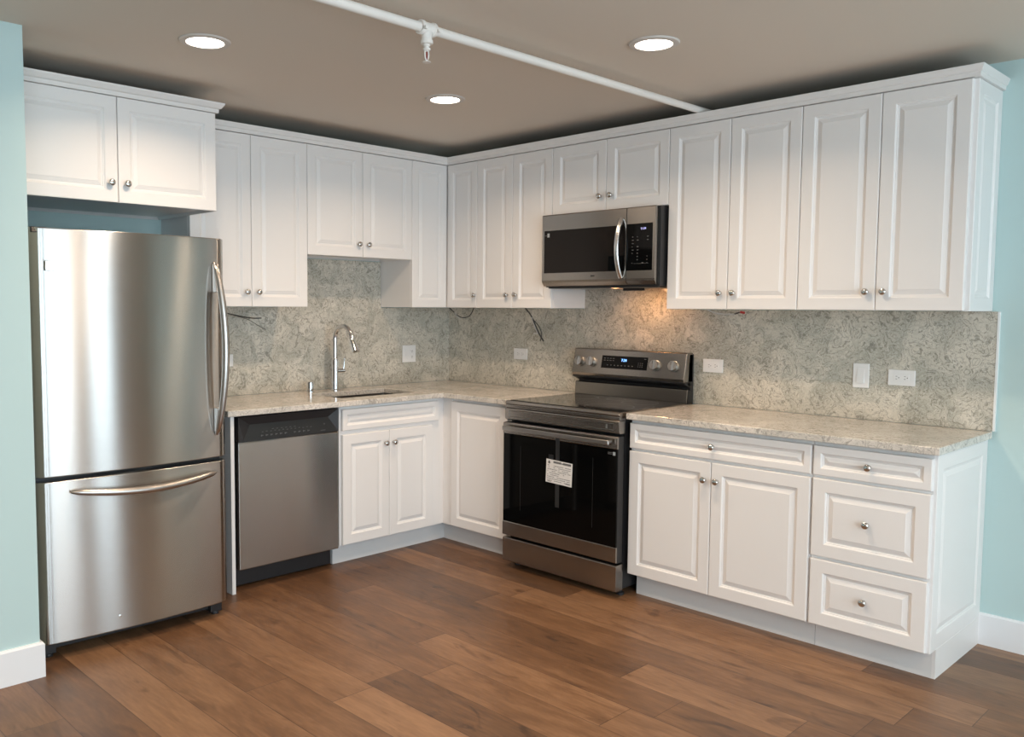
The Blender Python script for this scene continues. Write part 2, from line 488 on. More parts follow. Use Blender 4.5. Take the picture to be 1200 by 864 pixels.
def body(parent, x0, x1, y0, y1, z0, z1, m='white', rim=0.018, up=0.014):
    """carcass with a recessed bottom"""
    bm = bmesh.new()
    fs = box(bm, x0, x1, y0, y1, z0, z1)
    bot = fs[4]
    bmesh.ops.recalc_face_normals(bm, faces=bm.faces[:])
    r = bmesh.ops.inset_region(bm, faces=[bot], thickness=rim, depth=0)
    for v in bot.verts: v.co.z += up
    for f in bm.faces:
        if f.calc_center_median().z > z1 - 1e-4: f.material_index = 1
    return link('carcass', bm, [m, 'dark_top'], parent)

# ------------------------------------------------------------------ setting
def struct(name, r, m, bevel=0.0):
    return props(BX(name, r, m, None, bevel), kind='structure')

struct('floor', (XL - .1, 0.1, YB - .1, 0.1, -0.05, 0), 'floor')
struct('ceiling', (XL - .1, 0.1, YB - .1, 0.1, CEIL, CEIL + 0.1), 'ceil')
struct('wall_back', (FIN_X, 0.1, 0, 0.1, 0, CEIL), 'teal')
struct('wall_right', (0, 0.1, YB, 0, 0, CEIL), 'teal')
struct('wall_left', (XL - .1, XL, YB, FIN_Y, 0, CEIL), 'farwall')
struct('wall_fin', (XL, FIN_X, FIN_Y, 0.1, 0, CEIL), 'teal')
# window wall behind the camera
bm = bmesh.new()
xs = [XL - .1]
for a, b in WIN: xs += [a, b]
xs += [0.1]
for i in range(0, len(xs) - 1, 2):
    box(bm, xs[i], xs[i + 1], YB - 0.15, YB, 0, CEIL)
for a, b in WIN:
    box(bm, a, b, YB - 0.15, YB, 0, WZ0); box(bm, a, b, YB - 0.15, YB, WZ1, CEIL)
props(link('wall_front', bm, 'farwall'), kind='structure')
for k, (a, b) in enumerate(WIN):
    bm = bmesh.new()
    f = 0.05
    for r in ((a, a + f, WZ0, WZ1), (b - f, b, WZ0, WZ1), (a, b, WZ0, WZ0 + f), (a, b, WZ1 - f, WZ1), (a, b, 1.00, 1.04)):
        box(bm, r[0], r[1], YB - .12, YB - .06, r[2], r[3])
    props(link('window_%d' % (k + 1), bm, 'frame'), kind='structure')

def baseboard(name, path, h=0.136, t=0.014):
    bm = bmesh.new()
    sweep_plan(bm, path, [(0, 0), (-t, 0), (-t, h - 0.008), (-t * 0.6, h), (0, h)])
    props(link(name, bm, 'base'), kind='structure')
baseboard('baseboard_right', [(0, -3.334), (0, YB)])
baseboard('baseboard_left', [(XL, FIN_Y), (FIN_X, FIN_Y), (FIN_X, FIN_Y + 0.06)])

# ------------------------------------------------------------------ backsplash slabs
UB, UT = 1.4155, 2.3165      # underside and top of the upper doors
bs = thing('backsplash', 'swirled grey-beige quartz backsplash slab behind the sink and faucet', 'backsplash', (0, 0, 0), group='quartz backsplash slabs')
bm = bmesh.new()
box(bm, -2.075, -0.001, -0.015, -0.001, 0.915, UB - 0.001)
box(bm, -1.378, -0.617, -0.015, -0.001, UB - 0.001, 1.706)
link('slab', bm, 'splash', bs)
bs = thing('backsplash', 'long swirled grey-beige quartz backsplash slab behind the range and right worktop', 'backsplash', (0, 0, 0), -PI / 2, group='quartz backsplash slabs')
bm = bmesh.new()
box(bm, 0.016, 3.352, -0.015, -0.001, 0.915, UB - 0.001)
box(bm, 1.1985, 1.9565, -0.015, -0.001, UB - 0.001, 1.62)
link('slab', bm, 'splash', bs)
BX('edge_trim', (3.352, 3.360, -0.017, -0.001, 0.915, UB - 0.001), 'caulk', bs)

# ------------------------------------------------------------------ upper cabinets
GU = 'white raised panel upper cabinets'
def upper(label, x0, x1, z0, z1, doors, rz=0.0, depth=0.304, knobs=None, back=0.001, splits=None, name='upper_cabinet'):
    t = thing(name, label, 'cabinet', (0, 0, 0), rz, GU)
    body(t, x0 + .0005, x1 - .0005, -depth, -back, z0 + .002, z1)
    for i, (a, b) in enumerate(doors):
        door(t, 'door', a, b, z0, z1, -depth, knobs[i] if knobs else None)
    return t

KZ = 1.495
# over the fridge
fx0, fx1, fm = FIN_X + 0.002, -2.0905, -2.5577
upper('deep white two-door upper cabinet above the steel fridge', fx0, fx1, 1.866, 2.3225, [(fx0 + .02, fm), (fm, fx1)],
      depth=0.610, knobs=[(fm - 0.035, 1.951), (fm + 0.035, 1.951)])
# left wall, between fridge and sink
upper('tall white two-door upper cabinet between the fridge and the sink', -2.078, -1.379, UB, UT, [(-2.078, -1.730), (-1.730, -1.379)],
      knobs=[(-1.765, KZ), (-1.695, KZ)])
upper('short white two-door upper cabinet above the sink and faucet', -1.379, -0.6156, 1.7077, UT, [(-1.379, -0.9939), (-0.9939, -0.6156)],
      knobs=[(-1.029, 1.783), (-0.959, 1.783)])
# corner cabinet (L shaped body, a door on each face)
t = thing('upper_corner_cabinet', 'L-shaped white upper cabinet in the room corner with a door on each face', 'cabinet', (0, 0, 0), 0, GU)
bm = bmesh.new()
grid_slab(bm, [-0.615, -0.304, -0.001], [-0.5935, -0.304, -0.001], lambda x, y: not (x < -0.304 and y < -0.304), UB + .002, UT)
link('carcass', bm, 'white', t)
door(t, 'door', -0.6156, -0.3265, UB, UT, -0.304, None, s=0.05)
bm = bmesh.new()
w, h = 0.5938 - 0.3265 - 0.003, UT - UB - 0.003
panel_rings(bm, w, h, door_rings(w, h, 0.05), 0, 0, 0)
d = link('door', bm, 'white', t)
d.rotation_euler = (0, 0, -PI / 2); d.location = (-0.304, -0.3265 - .0015, UB + .0015)
knob(d, 0.581 - 0.328, KZ - UB - .0015, -T)
# right wall
R = -PI / 2
upper('tall white two-door upper cabinet just left of the microwave', 0.594, 1.1975, UB, UT, [(0.594, 0.891), (0.891, 1.1975)], R,
      knobs=[(0.855, KZ), (0.927, KZ)])
upper('small white two-door upper cabinet directly above the microwave', 1.1975, 1.9575, 1.9375, UT, [(1.1975, 1.570), (1.570, 1.9575)], R,
      knobs=[(1.535, 2.018), (1.606, 2.018)])
upper('tall white two-door upper cabinet just right of the microwave', 1.9575, 2.637, UB, UT, [(1.9575, 2.2922), (2.2922, 2.637)], R,
      knobs=[(2.257, KZ), (2.328, KZ)])
t = upper('tall white two-door upper cabinet at the far right end with raised end panel', 2.637, 3.3115, UB, UT, [(2.637, 2.9752), (2.9752, 3.3115)], R,
          knobs=[(2.940, KZ), (3.011, KZ)])
# end panel facing the camera's right
bm = bmesh.new()
w, h = 0.300, UT - UB
panel_rings(bm, w, h, [(a, d * 0.85) for a, d in door_rings(w, h, 0.055)], 0, 0, 0)
e = link('end_panel', bm, 'white', t)
e.rotation_euler = (0, 0, PI / 2); e.location = (3.3112, -0.301, UB)

# crown mouldings
CROWN = [(-0.02, UT + .0015), (0.008, UT + .0015), (0.009, UT + .019), (0.012, UT + .0205), (0.014, UT + .023), (0.021, UT + .041), (0.022, UT + .046), (-0.02, UT + .046)]
CROWN2 = [(-0.02, UT + .0015), (0.010, UT + .0015), (0.0115, UT + .018), (0.015, UT + .0195), (0.020, UT + .022), (0.031, UT + .038), (0.033, UT + .046), (-0.02, UT + .046)]
bm = bmesh.new()
sweep_plan(bm, [(0.0, -3.3295), (-0.324, -3.3295), (-0.324, -0.324), (-2.089, -0.324)][::-1], [(-o, z) for o, z in CROWN])
props(link('crown_molding', bm, 'crown'), 'long white crown molding running over the upper cabinets of both walls', 'crown molding', 'white crown moldings', 'thing')
bm = bmesh.new()
sweep_plan(bm, [(FIN_X + .001, -0.630), (-2.0905, -0.630), (-2.0905, -0.37)], [(-o, z + 0.005) for o, z in CROWN2])
props(link('crown_molding', bm, 'crown'), 'short white crown molding over the cabinet above the fridge', 'crown molding', 'white crown moldings', 'thing')

# ------------------------------------------------------------------ base cabinets
GB = 'white raised panel base cabinets'
TK = 0.541
def base(label, x0, x1, rz, name='base_cabinet'):
    t = thing(name, label, 'cabinet', (0, 0, 0), rz, GB)
    BX('carcass', (x0 + .0005, x1 - .0005, -0.606, -0.016, 0.115, 0.882), 'white', t)
    BX('toe_kick', (x0 + .0005, x1 - .0005, -TK, -TK + 0.02, 0.0, 0.115), 'toe', t)
    return t
DZ0, DZ1, DZ2, DZ3 = 0.118, 0.730, 0.741, 0.866
t = thing('base_cabinet', 'white sink base cabinet with false drawer front and two doors beside the dishwasher', 'cabinet', (0, 0, 0), 0, GB)
x0, x1 = -1.3755, -0.640
BXS('carcass', [(x0, x1, -.606, -.586, .115, .882), (x0, x0 + .018, -.586, -.016, .115, .882), (x1 - .018, x1, -.586, -.016, .115, .882), (x0 + .018, x1 - .018, -.586, -.016, .115, .133)], 'white', t)
BX('toe_kick', (-1.375, -0.541, -TK, -TK + 0.02, 0, 0.115), 'toe', t)
door(t, 'drawer_front', -1.3645, -0.6625, DZ2 + .006, DZ3, -0.606, None, s=0.032)
BX('corner_filler', (-0.640, -0.6065, -0.606, -0.586, 0.115, 0.882), 'white', t)
door(t, 'door', -1.3645, -1.0395, DZ0, DZ1 - .003, -0.606, (-1.0705, 0.655))
door(t, 'door', -1.0395, -0.7105, DZ0, DZ1 - .003, -0.606, (-1.0095, 0.655))
t = thing('base_cabinet', 'white corner base cabinet with one plain door left of the range', 'cabinet', (0, 0, 0), R, GB)
BX('carcass', (0.607, 1.1795, -0.606, -0.016, 0.115, 0.882), 'white', t)
BX('toe_kick', (0.541, 1.1795, -TK, -TK + 0.02, 0.0, 0.115), 'toe', t)
door(t, 'door', 0.690, 1.150, DZ0, 0.866, -0.606, None)
BX('corner_filler', (0.6065, 0.6885, -0.6105, -0.6062, 0.115, 0.882), 'white', t)
t = base('wide white base cabinet with one drawer over two doors right of the range', 1.9635, 2.8665, R)
door(t, 'drawer', 1.9635, 2.8635, DZ2, DZ3, -0.606, (2.414, 0.801), s=0.034)
door(t, 'door', 1.9635, 2.4075, DZ0, DZ1, -0.606, (2.378, 0.647))
door(t, 'door', 2.4075, 2.8635, DZ0, DZ1, -0.606, (2.440, 0.647))
t = base('white three-drawer base cabinet at the right end of the run', 2.8675, 3.3235, R)
door(t, 'drawer', 2.8705, 3.3235, DZ2, DZ3, -0.606, (3.094, 0.802), s=0.034)
door(t, 'drawer', 2.8705, 3.3235, 0.406, 0.731, -0.606, (3.094, 0.573), s=0.055)
door(t, 'drawer', 2.8705, 3.3235, DZ0, 0.396, -0.606, (3.094, 0.262), s=0.055)
bm = bmesh.new()
w, h = 0.602, 0.882 - 0.115
panel_rings(bm, w, h, [(a, d * 0.6) for a, d in door_rings(w, h, 0.065)], 0, 0, 0)
e = link('end_panel', bm, 'white', t)
e.rotation_euler = (0, 0, PI / 2); e.location = (3.3232, -0.603, 0.115)
BX('end_plinth', (3.3232, 3.336, -TK, -0.001, 0, 0.118), 'white', t)
props(BX('filler_panel', (-2.036, -2.017, -0.632, -0.016, 0.0, 0.882), 'white'), 'narrow white filler panel between the fridge and the dishwasher', 'panel', None, 'thing')

# ------------------------------------------------------------------ worktops
CF = -0.653
HX0, HX1, HY0, HY1 = -1.29, -0.735, -0.515, -0.195
bm = bmesh.new()
def fillA(x, y):
    if HX0 < x < HX1 and HY0 < y < HY1: return False
    return y > CF or (x > CF and y > -1.183)
grid_slab(bm, [-2.060, HX0, HX1, CF, -0.016], [-1.183, CF, HY0, HY1, -0.016], fillA, 0.884, 0.914)
props(link('worktop', bm, 'quartz', None, 0.003), 'L-shaped swirled quartz worktop with the undermount sink cut-out', 'worktop', 'quartz worktops', 'thing')
bm = bmesh.new()
grid_slab(bm, [CF, -0.016], [-3.353, -1.9605], lambda x, y: True, 0.884, 0.914)
props(link('worktop', bm, 'quartz', None, 0.003), 'straight swirled quartz worktop right of the range', 'worktop', 'quartz worktops', 'thing')

# ------------------------------------------------------------------ sink, faucet, air gap
sk = thing('kitchen_sink', 'undermount steel kitchen sink set into the worktop below the faucet', 'sink', ((HX0 + HX1) / 2, (HY0 + HY1) / 2, 0.66))
bm = bmesh.new()
hw, hh = (HX1 - HX0) / 2 + .004, (HY1 - HY0) / 2 + .004
def rr(w, h, r, z, n=6):
    out = []
    for cx, cy, a0 in ((w - r, h - r, 0), (-w + r, h - r, 90), (-w + r, -h + r, 180), (w - r, -h + r, 270)):
        for k in range(n + 1):
            a = math.radians(a0 + 90 * k / n); out.append(bm.verts.new((cx + r * math.cos(a), cy + r * math.sin(a), z)))
    return out
rings = [rr(hw + .018, hh + .018, .03, .2225), rr(hw, hh, .022, .2225), rr(hw, hh, .022, .03), rr(hw - .012, hh - .012, .03, .006), rr(hw - .03, hh - .03, .03, .0)]
for a, b in zip(rings, rings[1:]):
    for k in range(len(a)): bm.faces.new((a[k], a[(k + 1) % len(a)], b[(k + 1) % len(a)], b[k]))
bm.faces.new(rings[-1])
link('basin', bm, 'sink', sk, smooth=True)
bm = bmesh.new(); lathe(bm, [(0.0, .003), (.02, .002), (.04, .006), (.044, .001)], (0, 0.05, 0), 'Z', 24)
link('drain', bm, 'steel_bright', sk, smooth=True)

fc = thing('faucet', 'tall chrome gooseneck pull-down faucet behind the sink', 'faucet', (-1.055, -0.125, 0.9145))
bm = bmesh.new()
lathe(bm, [(.027, 0), (.027, .004), (.021, .010), (.0190, .03), (.0185, .150), (.0200, .152), (.0200, .186), (.0180, .188), (.0150, .198), (.0145, .205)], n=24)
link('body', bm, 'chrome', fc, smooth=True)
bm = bmesh.new()
pts = [(0, 0, .20), (0, 0, .30)]
R0 = 0.074
for k in range(0, 13):
    a = PI - PI * k / 12 * 0.93
    pts.append((0.012 * (k / 12), -R0 - R0 * math.cos(a), .315 + R0 * math.sin(a)))
tube(bm, pts, 0.0140, 16)
link('spout', bm, 'chrome', fc, smooth=True)
bm = bmesh.new()
e0 = Vector(pts[-1]); dn = (Vector(pts[-1]) - Vector(pts[-2])).normalized()
dn = (dn + Vector((0.02, -0.08, 0))).normalized()
tube(bm, [e0 - dn * .004, e0 + dn * .004, e0 + dn * .03, e0 + dn * .075, e0 + dn * .098, e0 + dn * .102], [.0145, .0165, .0170, .0200, .0225, .018], 18)
link('spray_head', bm, 'chrome', fc, smooth=True)
bm = bmesh.new()
tube(bm, [(.014, 0, .118), (.062, -.010, .118), (.064, -.0105, .118)], [.0125, .0125, .009], 18)
tube(bm, [(.054, -.009, .125), (.058, -.012, .160), (.060, -.013, .190), (.061, -.013, .20)], [.0045, .0036, .003, .002], 10)
link('lever_handle', bm, 'chrome', fc, smooth=True)

ag = thing('air_gap', 'small chrome air gap cap on the worktop left of the faucet', 'air gap', (-1.217, -0.100, 0.9145))
bm = bmesh.new(); lathe(bm, [(.024, 0), (.024, .003), (.0200, .005), (.0200, .050), (.0185, .0575), (.012, .060), (0, .0603)], n=24)
link('cap', bm, 'chrome', ag, smooth=True)

# ------------------------------------------------------------------ fridge
fr = thing('refrigerator', 'stainless steel bottom-freezer refrigerator beside the teal wall', 'refrigerator', (-2.590, -0.02, 0))
FW = 0.413
bm = bmesh.new(); box(bm, -FW + .012, FW - .012, -0.765, 0, 0.045, 1.700)
link('cabinet', bm, 'plastic_mid', fr, 0.006)
BX('base_grille', (-FW + .03, FW - .03, -0.775, -0.745, 0.022, 0.060), 'blackplastic', fr, 0.003)
for s in (-1, 1):
    bm = bmesh.new()
    box(bm, s * (FW - .045) - .028, s * (FW - .045) + .028, -0.800, -0.745, 0.012, 0.052)
    lathe(bm, [(.018, 0), (.018, .013), (.012, .016)], (s * (FW - .045), -0.785, 0), 'Z', 16)
    link('foot', bm, 'blackplastic', fr, 0.003)
def curved_front(z0, z1, yb, ye, bulge, name, m='steel'):
    """door with a softly bowed front: edges at ye, centre ye-bulge"""
    bm = bmesh.new()
    N = 36
    prof = []
    for k in range(N + 1):
        u = -1 + 2 * k / N
        e = max(0.0, (abs(u) - 0.90) / 0.10)
        y = ye - bulge * (1 - u * u) + 0.026 * (1 - math.sqrt(max(0, 1 - e * e)))
        prof.append((u * FW, y))
    ring = [(-FW, yb)] + prof + [(FW, yb)]
    a = [bm.verts.new((x, y, z0)) for x, y in ring]; b = [bm.verts.new((x, y, z1)) for x, y in ring]
    n = len(ring)
    for k in range(n): bm.faces.new((a[k], a[(k + 1) % n], b[(k + 1) % n], b[k]))
    bm.faces.new(a); bm.faces.new(b)
    o = link(name, bm, m, fr, smooth=True, angle=50)
    bv = o.modifiers.new('bevel', 'BEVEL'); bv.width = 0.004; bv.segments = 3; bv.limit_method = 'ANGLE'; bv.angle_limit = math.radians(60)
    return o
ud = curved_front(0.740, 1.720, -0.775, -0.842, 0.026, 'fridge_door')
ld = curved_front(0.066, 0.722, -0.775, -0.842, 0.026, 'freezer_drawer')
BX('door_gasket', (-FW + .012, FW - .012, -0.79, -0.764, 0.715, 0.747), 'blackplastic', fr)
# upright bar handle near the right edge
bm = bmesh.new()
hx = FW - 0.060
z0h, z1h = 0.845, 1.610
path, rad = [], []
for k in range(25):
    t_ = k / 24
    z = z0h + (z1h - z0h) * t_
    y = -0.852 - 0.062 * math.sin(PI * t_) ** 0.6
    path.append((hx + 0.018 * math.sin(PI * t_), y, z)); rad.append(0.0165 * (0.45 + 0.55 * math.sin(PI * t_) ** 0.35) if 0 < t_ < 1 else 0.007)
tube(bm, path, rad, 16)
link('handle', bm, 'steel_handle', ud, smooth=True)
for (za, zb) in ((z0h + .01, z0h + .12), (z1h - .13, z1h - .005)):
    bm = bmesh.new()
    extrude_profile(bm, [(-0.850, za), (-0.850, zb), (-0.868 if za > 1 else -0.893, zb), (-0.893 if za > 1 else -0.868, za)], hx - .010, hx + .014)
    link('handle_mount', bm, 'steel_handle', ud, 0.004)
# freezer bow handle
bm = bmesh.new(); path, rad = [], []
for k in range(33):
    t_ = k / 32
    x = -0.290 + 0.630 * t_
    y = -0.866 - 0.052 * math.sin(PI * t_) ** 0.7
    z = 0.676 - 0.022 * math.sin(PI * t_)
    path.append((x, y, z)); rad.append(0.008 + 0.0085 * math.sin(PI * t_) ** 0.4 if 0 < k < 32 else 0.006)
tube(bm, path, rad, 16)
link('handle', bm, 'steel_handle', ld, smooth=True)
bm = bmesh.new(); lathe(bm, [(.006, 0), (.006, .003), (.004, .004), (0, .004)], (-0.105, -0.866, 0.125), 'Y', 14)
link('button', bm, 'steel_bright', ld, smooth=True)
BXS('sensor_clip', [(-0.366, -0.350, -0.872, -0.850, 1.553, 1.592), (-0.352, -0.337, -0.880, -0.850, 1.553, 1.592)], 'steel_bright', ud, 0.002)
bm = bmesh.new()
extrude_profile(bm, [(-.845, 1.7005), (-.70, 1.7005), (-.70, 1.7225), (-.835, 1.7225)], -0.405, -0.345)
link('hinge_cover', bm, 'blackplastic', fr, 0.003)

# ------------------------------------------------------------------ dishwasher
dw = thing('dishwasher', 'stainless dishwasher with black control strip between fridge and sink cabinet', 'dishwasher', (-1.696, 0, 0))
hw = 0.3015
BX('tub', (-hw + .006, hw - .006, -0.590, -0.03, 0.10, 0.878), 'black', dw)
bm = bmesh.new()
extrude_profile(bm, [(-.600, .112), (-.628, .112), (-.632, .116), (-.632, .744), (-.628, .752), (-.600, .752)], -hw + .004, hw - .004)
dd = link('door', bm, 'steel', dw, 0.0015)
bm = bmesh.new()   # control console: sloping pocket in a black frame
z0, z1 = 0.754, 0.876
A = [(-hw + .003, z0), (hw - .003, z0), (hw - .003, z1), (-hw + .003, z1)]
B = [(-hw + .030, z0 + .006), (hw - .018, z0 + .006), (hw - .060, z1 - .042), (-hw + .075, z1 - .042)]
va = [bm.verts.new((x, -.634, z)) for x, z in A]; vb = [bm.verts.new((x, -.634 if i < 2 else -.618, z)) for i, (x, z) in enumerate(B)]
vc = [bm.verts.new((x, -.590, z)) for x, z in A]
for k in range(4):
    bm.faces.new((va[k], va[(k + 1) % 4], vb[(k + 1) % 4], vb[k])).material_index = 0
    bm.faces.new((va[k], va[(k + 1) % 4], vc[(k + 1) % 4], vc[k])).material_index = 0
bm.faces.new(vb).material_index = 1; bm.faces.new(vc)
cp = link('control_panel', bm, ['blackplastic', 'plastic_mid'], dw)
rnd = random.Random(3)
bm = bmesh.new()
def on_slope(x, z, w, h):
    s = (z - (z0 + .006)) / ((z1 - .042) - (z0 + .006))
    y = -.634 + .016 * s - .0012
    box(bm, x - w / 2, x + w / 2, y - .0004, y + .002, z - h / 2, z + h / 2)
for k in range(11):
    if k == 6: continue
    x = -0.165 + k * 0.0275
    on_slope(x - .004, .7745, .0045, .0075); on_slope(x + .003, .7755, .006, .0035)
for k in range(13):
    on_slope(-0.16 + k * 0.024, .7925 + (k % 2) * .002, .009, .0018)
    if k < 6: on_slope(-0.10 + k * 0.026, .803, .010, .0016)
on_slope(.200, .768, .03, .002); on_slope(.212, .800, .010, .0014); on_slope(.212, .800, .0014, .010)
link('button_legends', bm, 'printdim', cp)
BX('kick_plate', (-hw + .004, hw - .004, -0.555, -0.535, 0.012, 0.106), 'blackplastic', dw, 0.003)
for s in (-1, 1):
    bm = bmesh.new(); lathe(bm, [(.014, 0), (.014, .008), (.006, .01), (.006, .101)], (s * .24, -.50, 0), 'Z', 12)
    link('foot', bm, 'blackplastic', dw)

# ------------------------------------------------------------------ range
rg = thing('electric_range', 'freestanding dark stainless electric range with black glass oven door', 'range', (0, -1.571, 0), R)
hw = 0.379
BX('oven_body', (-hw + .004, hw - .004, -0.640, -0.030, 0.040, 0.895), 'black', rg)
for sx in (-1, 1):
    for yy in (-0.610, -0.09):
        bm = bmesh.new(); lathe(bm, [(.020, 0), (.020, .012), (.010, .016), (.010, .041)], (sx * (hw - .035), yy, 0), 'Z', 16)
        link('foot', bm, 'blackplastic', rg)
def strip(name, prof, m, par=rg, x0=-hw, x1=hw, bev=0.002):
    bm = bmesh.new(); extrude_profile(bm, prof, x0, x1)
    return link(name, bm, m, par, bev)
# cooktop with rim
strip('cooktop_frame', [(-.04, .896), (-.685, .896), (-.690, .902), (-.684, .9135), (-.678, .9155), (-.04, .9155)], 'steel_dark')
ct = BX('cooktop_glass', (-hw + .012, hw - .012, -0.660, -0.085, 0.9150, 0.9185), 'cooktop', rg, 0.001)
bm = bmesh.new()
for (cx, cy, r) in ((-.19, -.52, .105), (.19, -.52, .125), (-.19, -.25, .085), (.19, -.25, .095), (0, -.2, .05)):
    n = 48
    for rad_ in ((r, r + .0016),):
        vs = [[bm.verts.new((cx + q * math.cos(2 * PI * k / n), cy + q * math.sin(2 * PI * k / n), .9187)) for k in range(n)] for q in rad_]
        for k in range(n): bm.faces.new((vs[0][k], vs[0][(k + 1) % n], vs[1][(k + 1) % n], vs[1][k]))
link('burner_ring', bm, 'printdim', ct)
strip('front_rail', [(-.640, .876), (-.682, .876), (-.688, .880), (-.688, .8955), (-.640, .8955)], 'steel_dark')
fp = strip('front_panel', [(-.640, .812), (-.684, .812), (-.690, .818), (-.692, .870), (-.688, .8755), (-.640, .8755)], 'steel_dark')
bm = bmesh.new()   # raised outline pressed in the front panel
for r in ((-.345, .345, .829, .8305), (-.345, .345, .861, .8625), (-.3465, -.345, .829, .8625), (.300, .306, .836, .856)):
    box(bm, r[0], r[1], -.6945, -.690, r[2], r[3])
link('pressed_outline', bm, 'steel_handle', fp)
# oven door
od = strip('oven_door', [(-.648, .176), (-.690, .176), (-.694, .180), (-.696, .790), (-.690, .800), (-.648, .800)], 'black', bev=0.003)
strip('door_top_band', [(-.692, .739), (-.7015, .739), (-.7035, .742), (-.7035, .792), (-.698, .799), (-.692, .799)], 'steel_dark', od, bev=0.0012)
strip('door_bottom_band', [(-.690, .180), (-.7010, .180), (-.7030, .183), (-.7030, .252), (-.7010, .256), (-.690, .256)], 'steel_dark', od, bev=0.0012)
BX('door_glass', (-hw + .002, hw - .002, -.7010, -.694, .2565, .7385), 'glass_black', od, 0.001)
BX('window_line', (-.2525, -.2505, -.7013, -.700, .33, .68), 'tape', od)
BX('window_line', (.2305, .2325, -.7013, -.700, .33, .68), 'tape', od)
bm = bmesh.new()
box(bm, -hw + .022, hw - .030, -.738, -.725, .759, .784)
for x in (-hw + .030, hw - .055): box(bm, x - .012, x + .012, -.730, -.701, .763, .780)
link('handle', bm, 'steel_handle', od, 0.005, segs=3)
bm = bmesh.new(); box(bm, -.008, .018, -.7022, -.7008, .392, .7385); box(bm, -.008, .018, -.7046, -.7034, .7385, .758)
link('packing_tape', bm, 'tape', od)
# paper energy label, slightly turned
bm = bmesh.new(); box(bm, -.086, .086, -.0008, .0008, -.0605, .0605)
card = link('paper_card', bm, 'paper', od)
card['label'] = 'white printed paper card taped to the oven glass'
card.location = (.0175, -.7040, .575); card.rotation_euler = (0, math.radians(2.0), 0)
bm = bmesh.new()
def ink(x, z, w, h): box(bm, x - w / 2, x + w / 2, -.0013, -.0008, z - h / 2, z + h / 2)
ink(-.012, .050, .052, .011); ink(.052, .050, .052, .011); ink(-.066, .046, .010, .014); ink(-.066, .043, .016, .004); ink(.022, .049, .012, .006)
rnd = random.Random(5)
for r_ in range(9):
    z = .030 - r_ * .0098
    x = -.076
    while x < .070:
        w = rnd.uniform(.004, .014)
        if rnd.random() < (.86 if not (3 < r_ < 6 and x > 0) else .15): ink(x + w / 2, z, w, .0028)
        x += w + .0022
ink(-.062, -.054, .024, .003); ink(.062, -.05, .03, .004)
link('print', bm, 'ink', card)
BX('label_tape', (-.055, -.022, -.7030, -.7012, .630, .662), 'plastic_mid', od)
BXS('corner_sticker', [(.352, .366, -.7022, -.7009, .708, .725)], 'print', od)
BXS('sticker_text', [(.322, .348, -.7022, -.7009, .719, .722), (.322, .346, -.7022, -.7009, .712, .715)], 'printdim', od)
# storage drawer
strip('storage_drawer', [(-.640, .034), (-.694, .034), (-.7000, .038), (-.7000, .162), (-.695, .166), (-.640, .166)], 'steel_dark')
# backguard
gw = hw - .004
bm = bmesh.new()
extrude_profile(bm, [(-.030, .895), (-.030, 1.178), (-.072, 1.178), (-.086, 1.010), (-.060, 1.002), (-.060, .985), (-.085, .985), (-.094, .9185)], -gw, gw)
bg_ = link('backguard', bm, 'black', rg, 0.002)
strip('rear_panel', [(-.084, .9190), (-.097, .9190), (-.090, .988), (-.082, .992)], 'steel_dark', bg_, -gw, gw, 0.001)
strip('guard_under_lip', [(-.062, 1.000), (-.118, 1.022), (-.119, 1.030), (-.062, 1.030)], 'blackplastic', bg_, -gw, gw, 0.002)  # black lip below the control panel
cpn = strip('control_panel', [(-.040, 1.0305), (-.122, 1.0305), (-.126, 1.046), (-.098, 1.181), (-.092, 1.186), (-.040, 1.186)], 'steel_dark', bg_, -gw, gw, 0.003)
# things on the sloping face; slope from (-.126,1.046) to (-.098,1.181)
sl = math.atan2(.028, .135)
def on_face(o, x, z, off=0.0):
    f = (z - 1.046) / .135
    y = -.126 + .028 * f
    o.rotation_euler = (-sl, 0, 0)
    o.location = (x, y - off * math.cos(sl), z + off * math.sin(sl) * 1)
    return o
dp = on_face(BX('display_glass', (-.170, .138, -.0015, .002, -.036, .036), 'glass_black', cpn, 0.0008), 0, 1.116)
def text(body_, size, m, parent, loc, name='digits', align='CENTER'):
    cu = bpy.data.curves.new(name, 'FONT'); cu.body = body_; cu.size = size; cu.align_x = align; cu.align_y = 'CENTER'
    cu.extrude = 0.0003
    cu.materials.append(MT[m])
    o = bpy.data.objects.new(name, cu); COL.objects.link(o)
    me = bpy.data.meshes.new_from_object(o)
    bpy.data.objects.remove(o)
    o = bpy.data.objects.new(name, me); COL.objects.link(o)
    o.parent = parent; o.location = loc; o.rotation_euler = (PI / 2, 0, 0)
    return o
text('7:24', 0.021, 'blue', dp, (-.017, -.0020, .012))
bm = bmesh.new()
for k in range(4):
    for j in range(2): box(bm, -.155 + k * .020, -.143 + k * .020, -.0019, -.0014, .019 - j * .012, .0215 - j * .012)
for k in range(8): box(bm, -.13 + k * .024, -.122 + k * .024, -.0019, -.0014, -.020, -.016)
for k in range(3):
    for j in range(3): box(bm, .078 + k * .013, .083 + k * .013, -.0019, -.0014, .0 - j * .010, .003 - j * .010)
box(bm, .115, .128, -.0019, -.0014, .024, .027)
link('legends', bm, 'printdim', dp)
for kx in (-.325, -.240, .190, .305):
    bm = bmesh.new()
    lathe(bm, [(.029, 0), (.029, .003), (.0265, .004), (.0265, .020), (.0245, .024), (0, .0245)], (0, 0, 0), 'Y', 32)
    box(bm, -.0055, .0055, -.034, -.020, -.024, .024)
    kb = on_face(link('control_knob', bm, 'steel_handle', cpn, smooth=True), kx, 1.112)
    BX('pointer', (-.001, .001, -.0346, -.0338, .004, .022), 'blackplastic', kb)

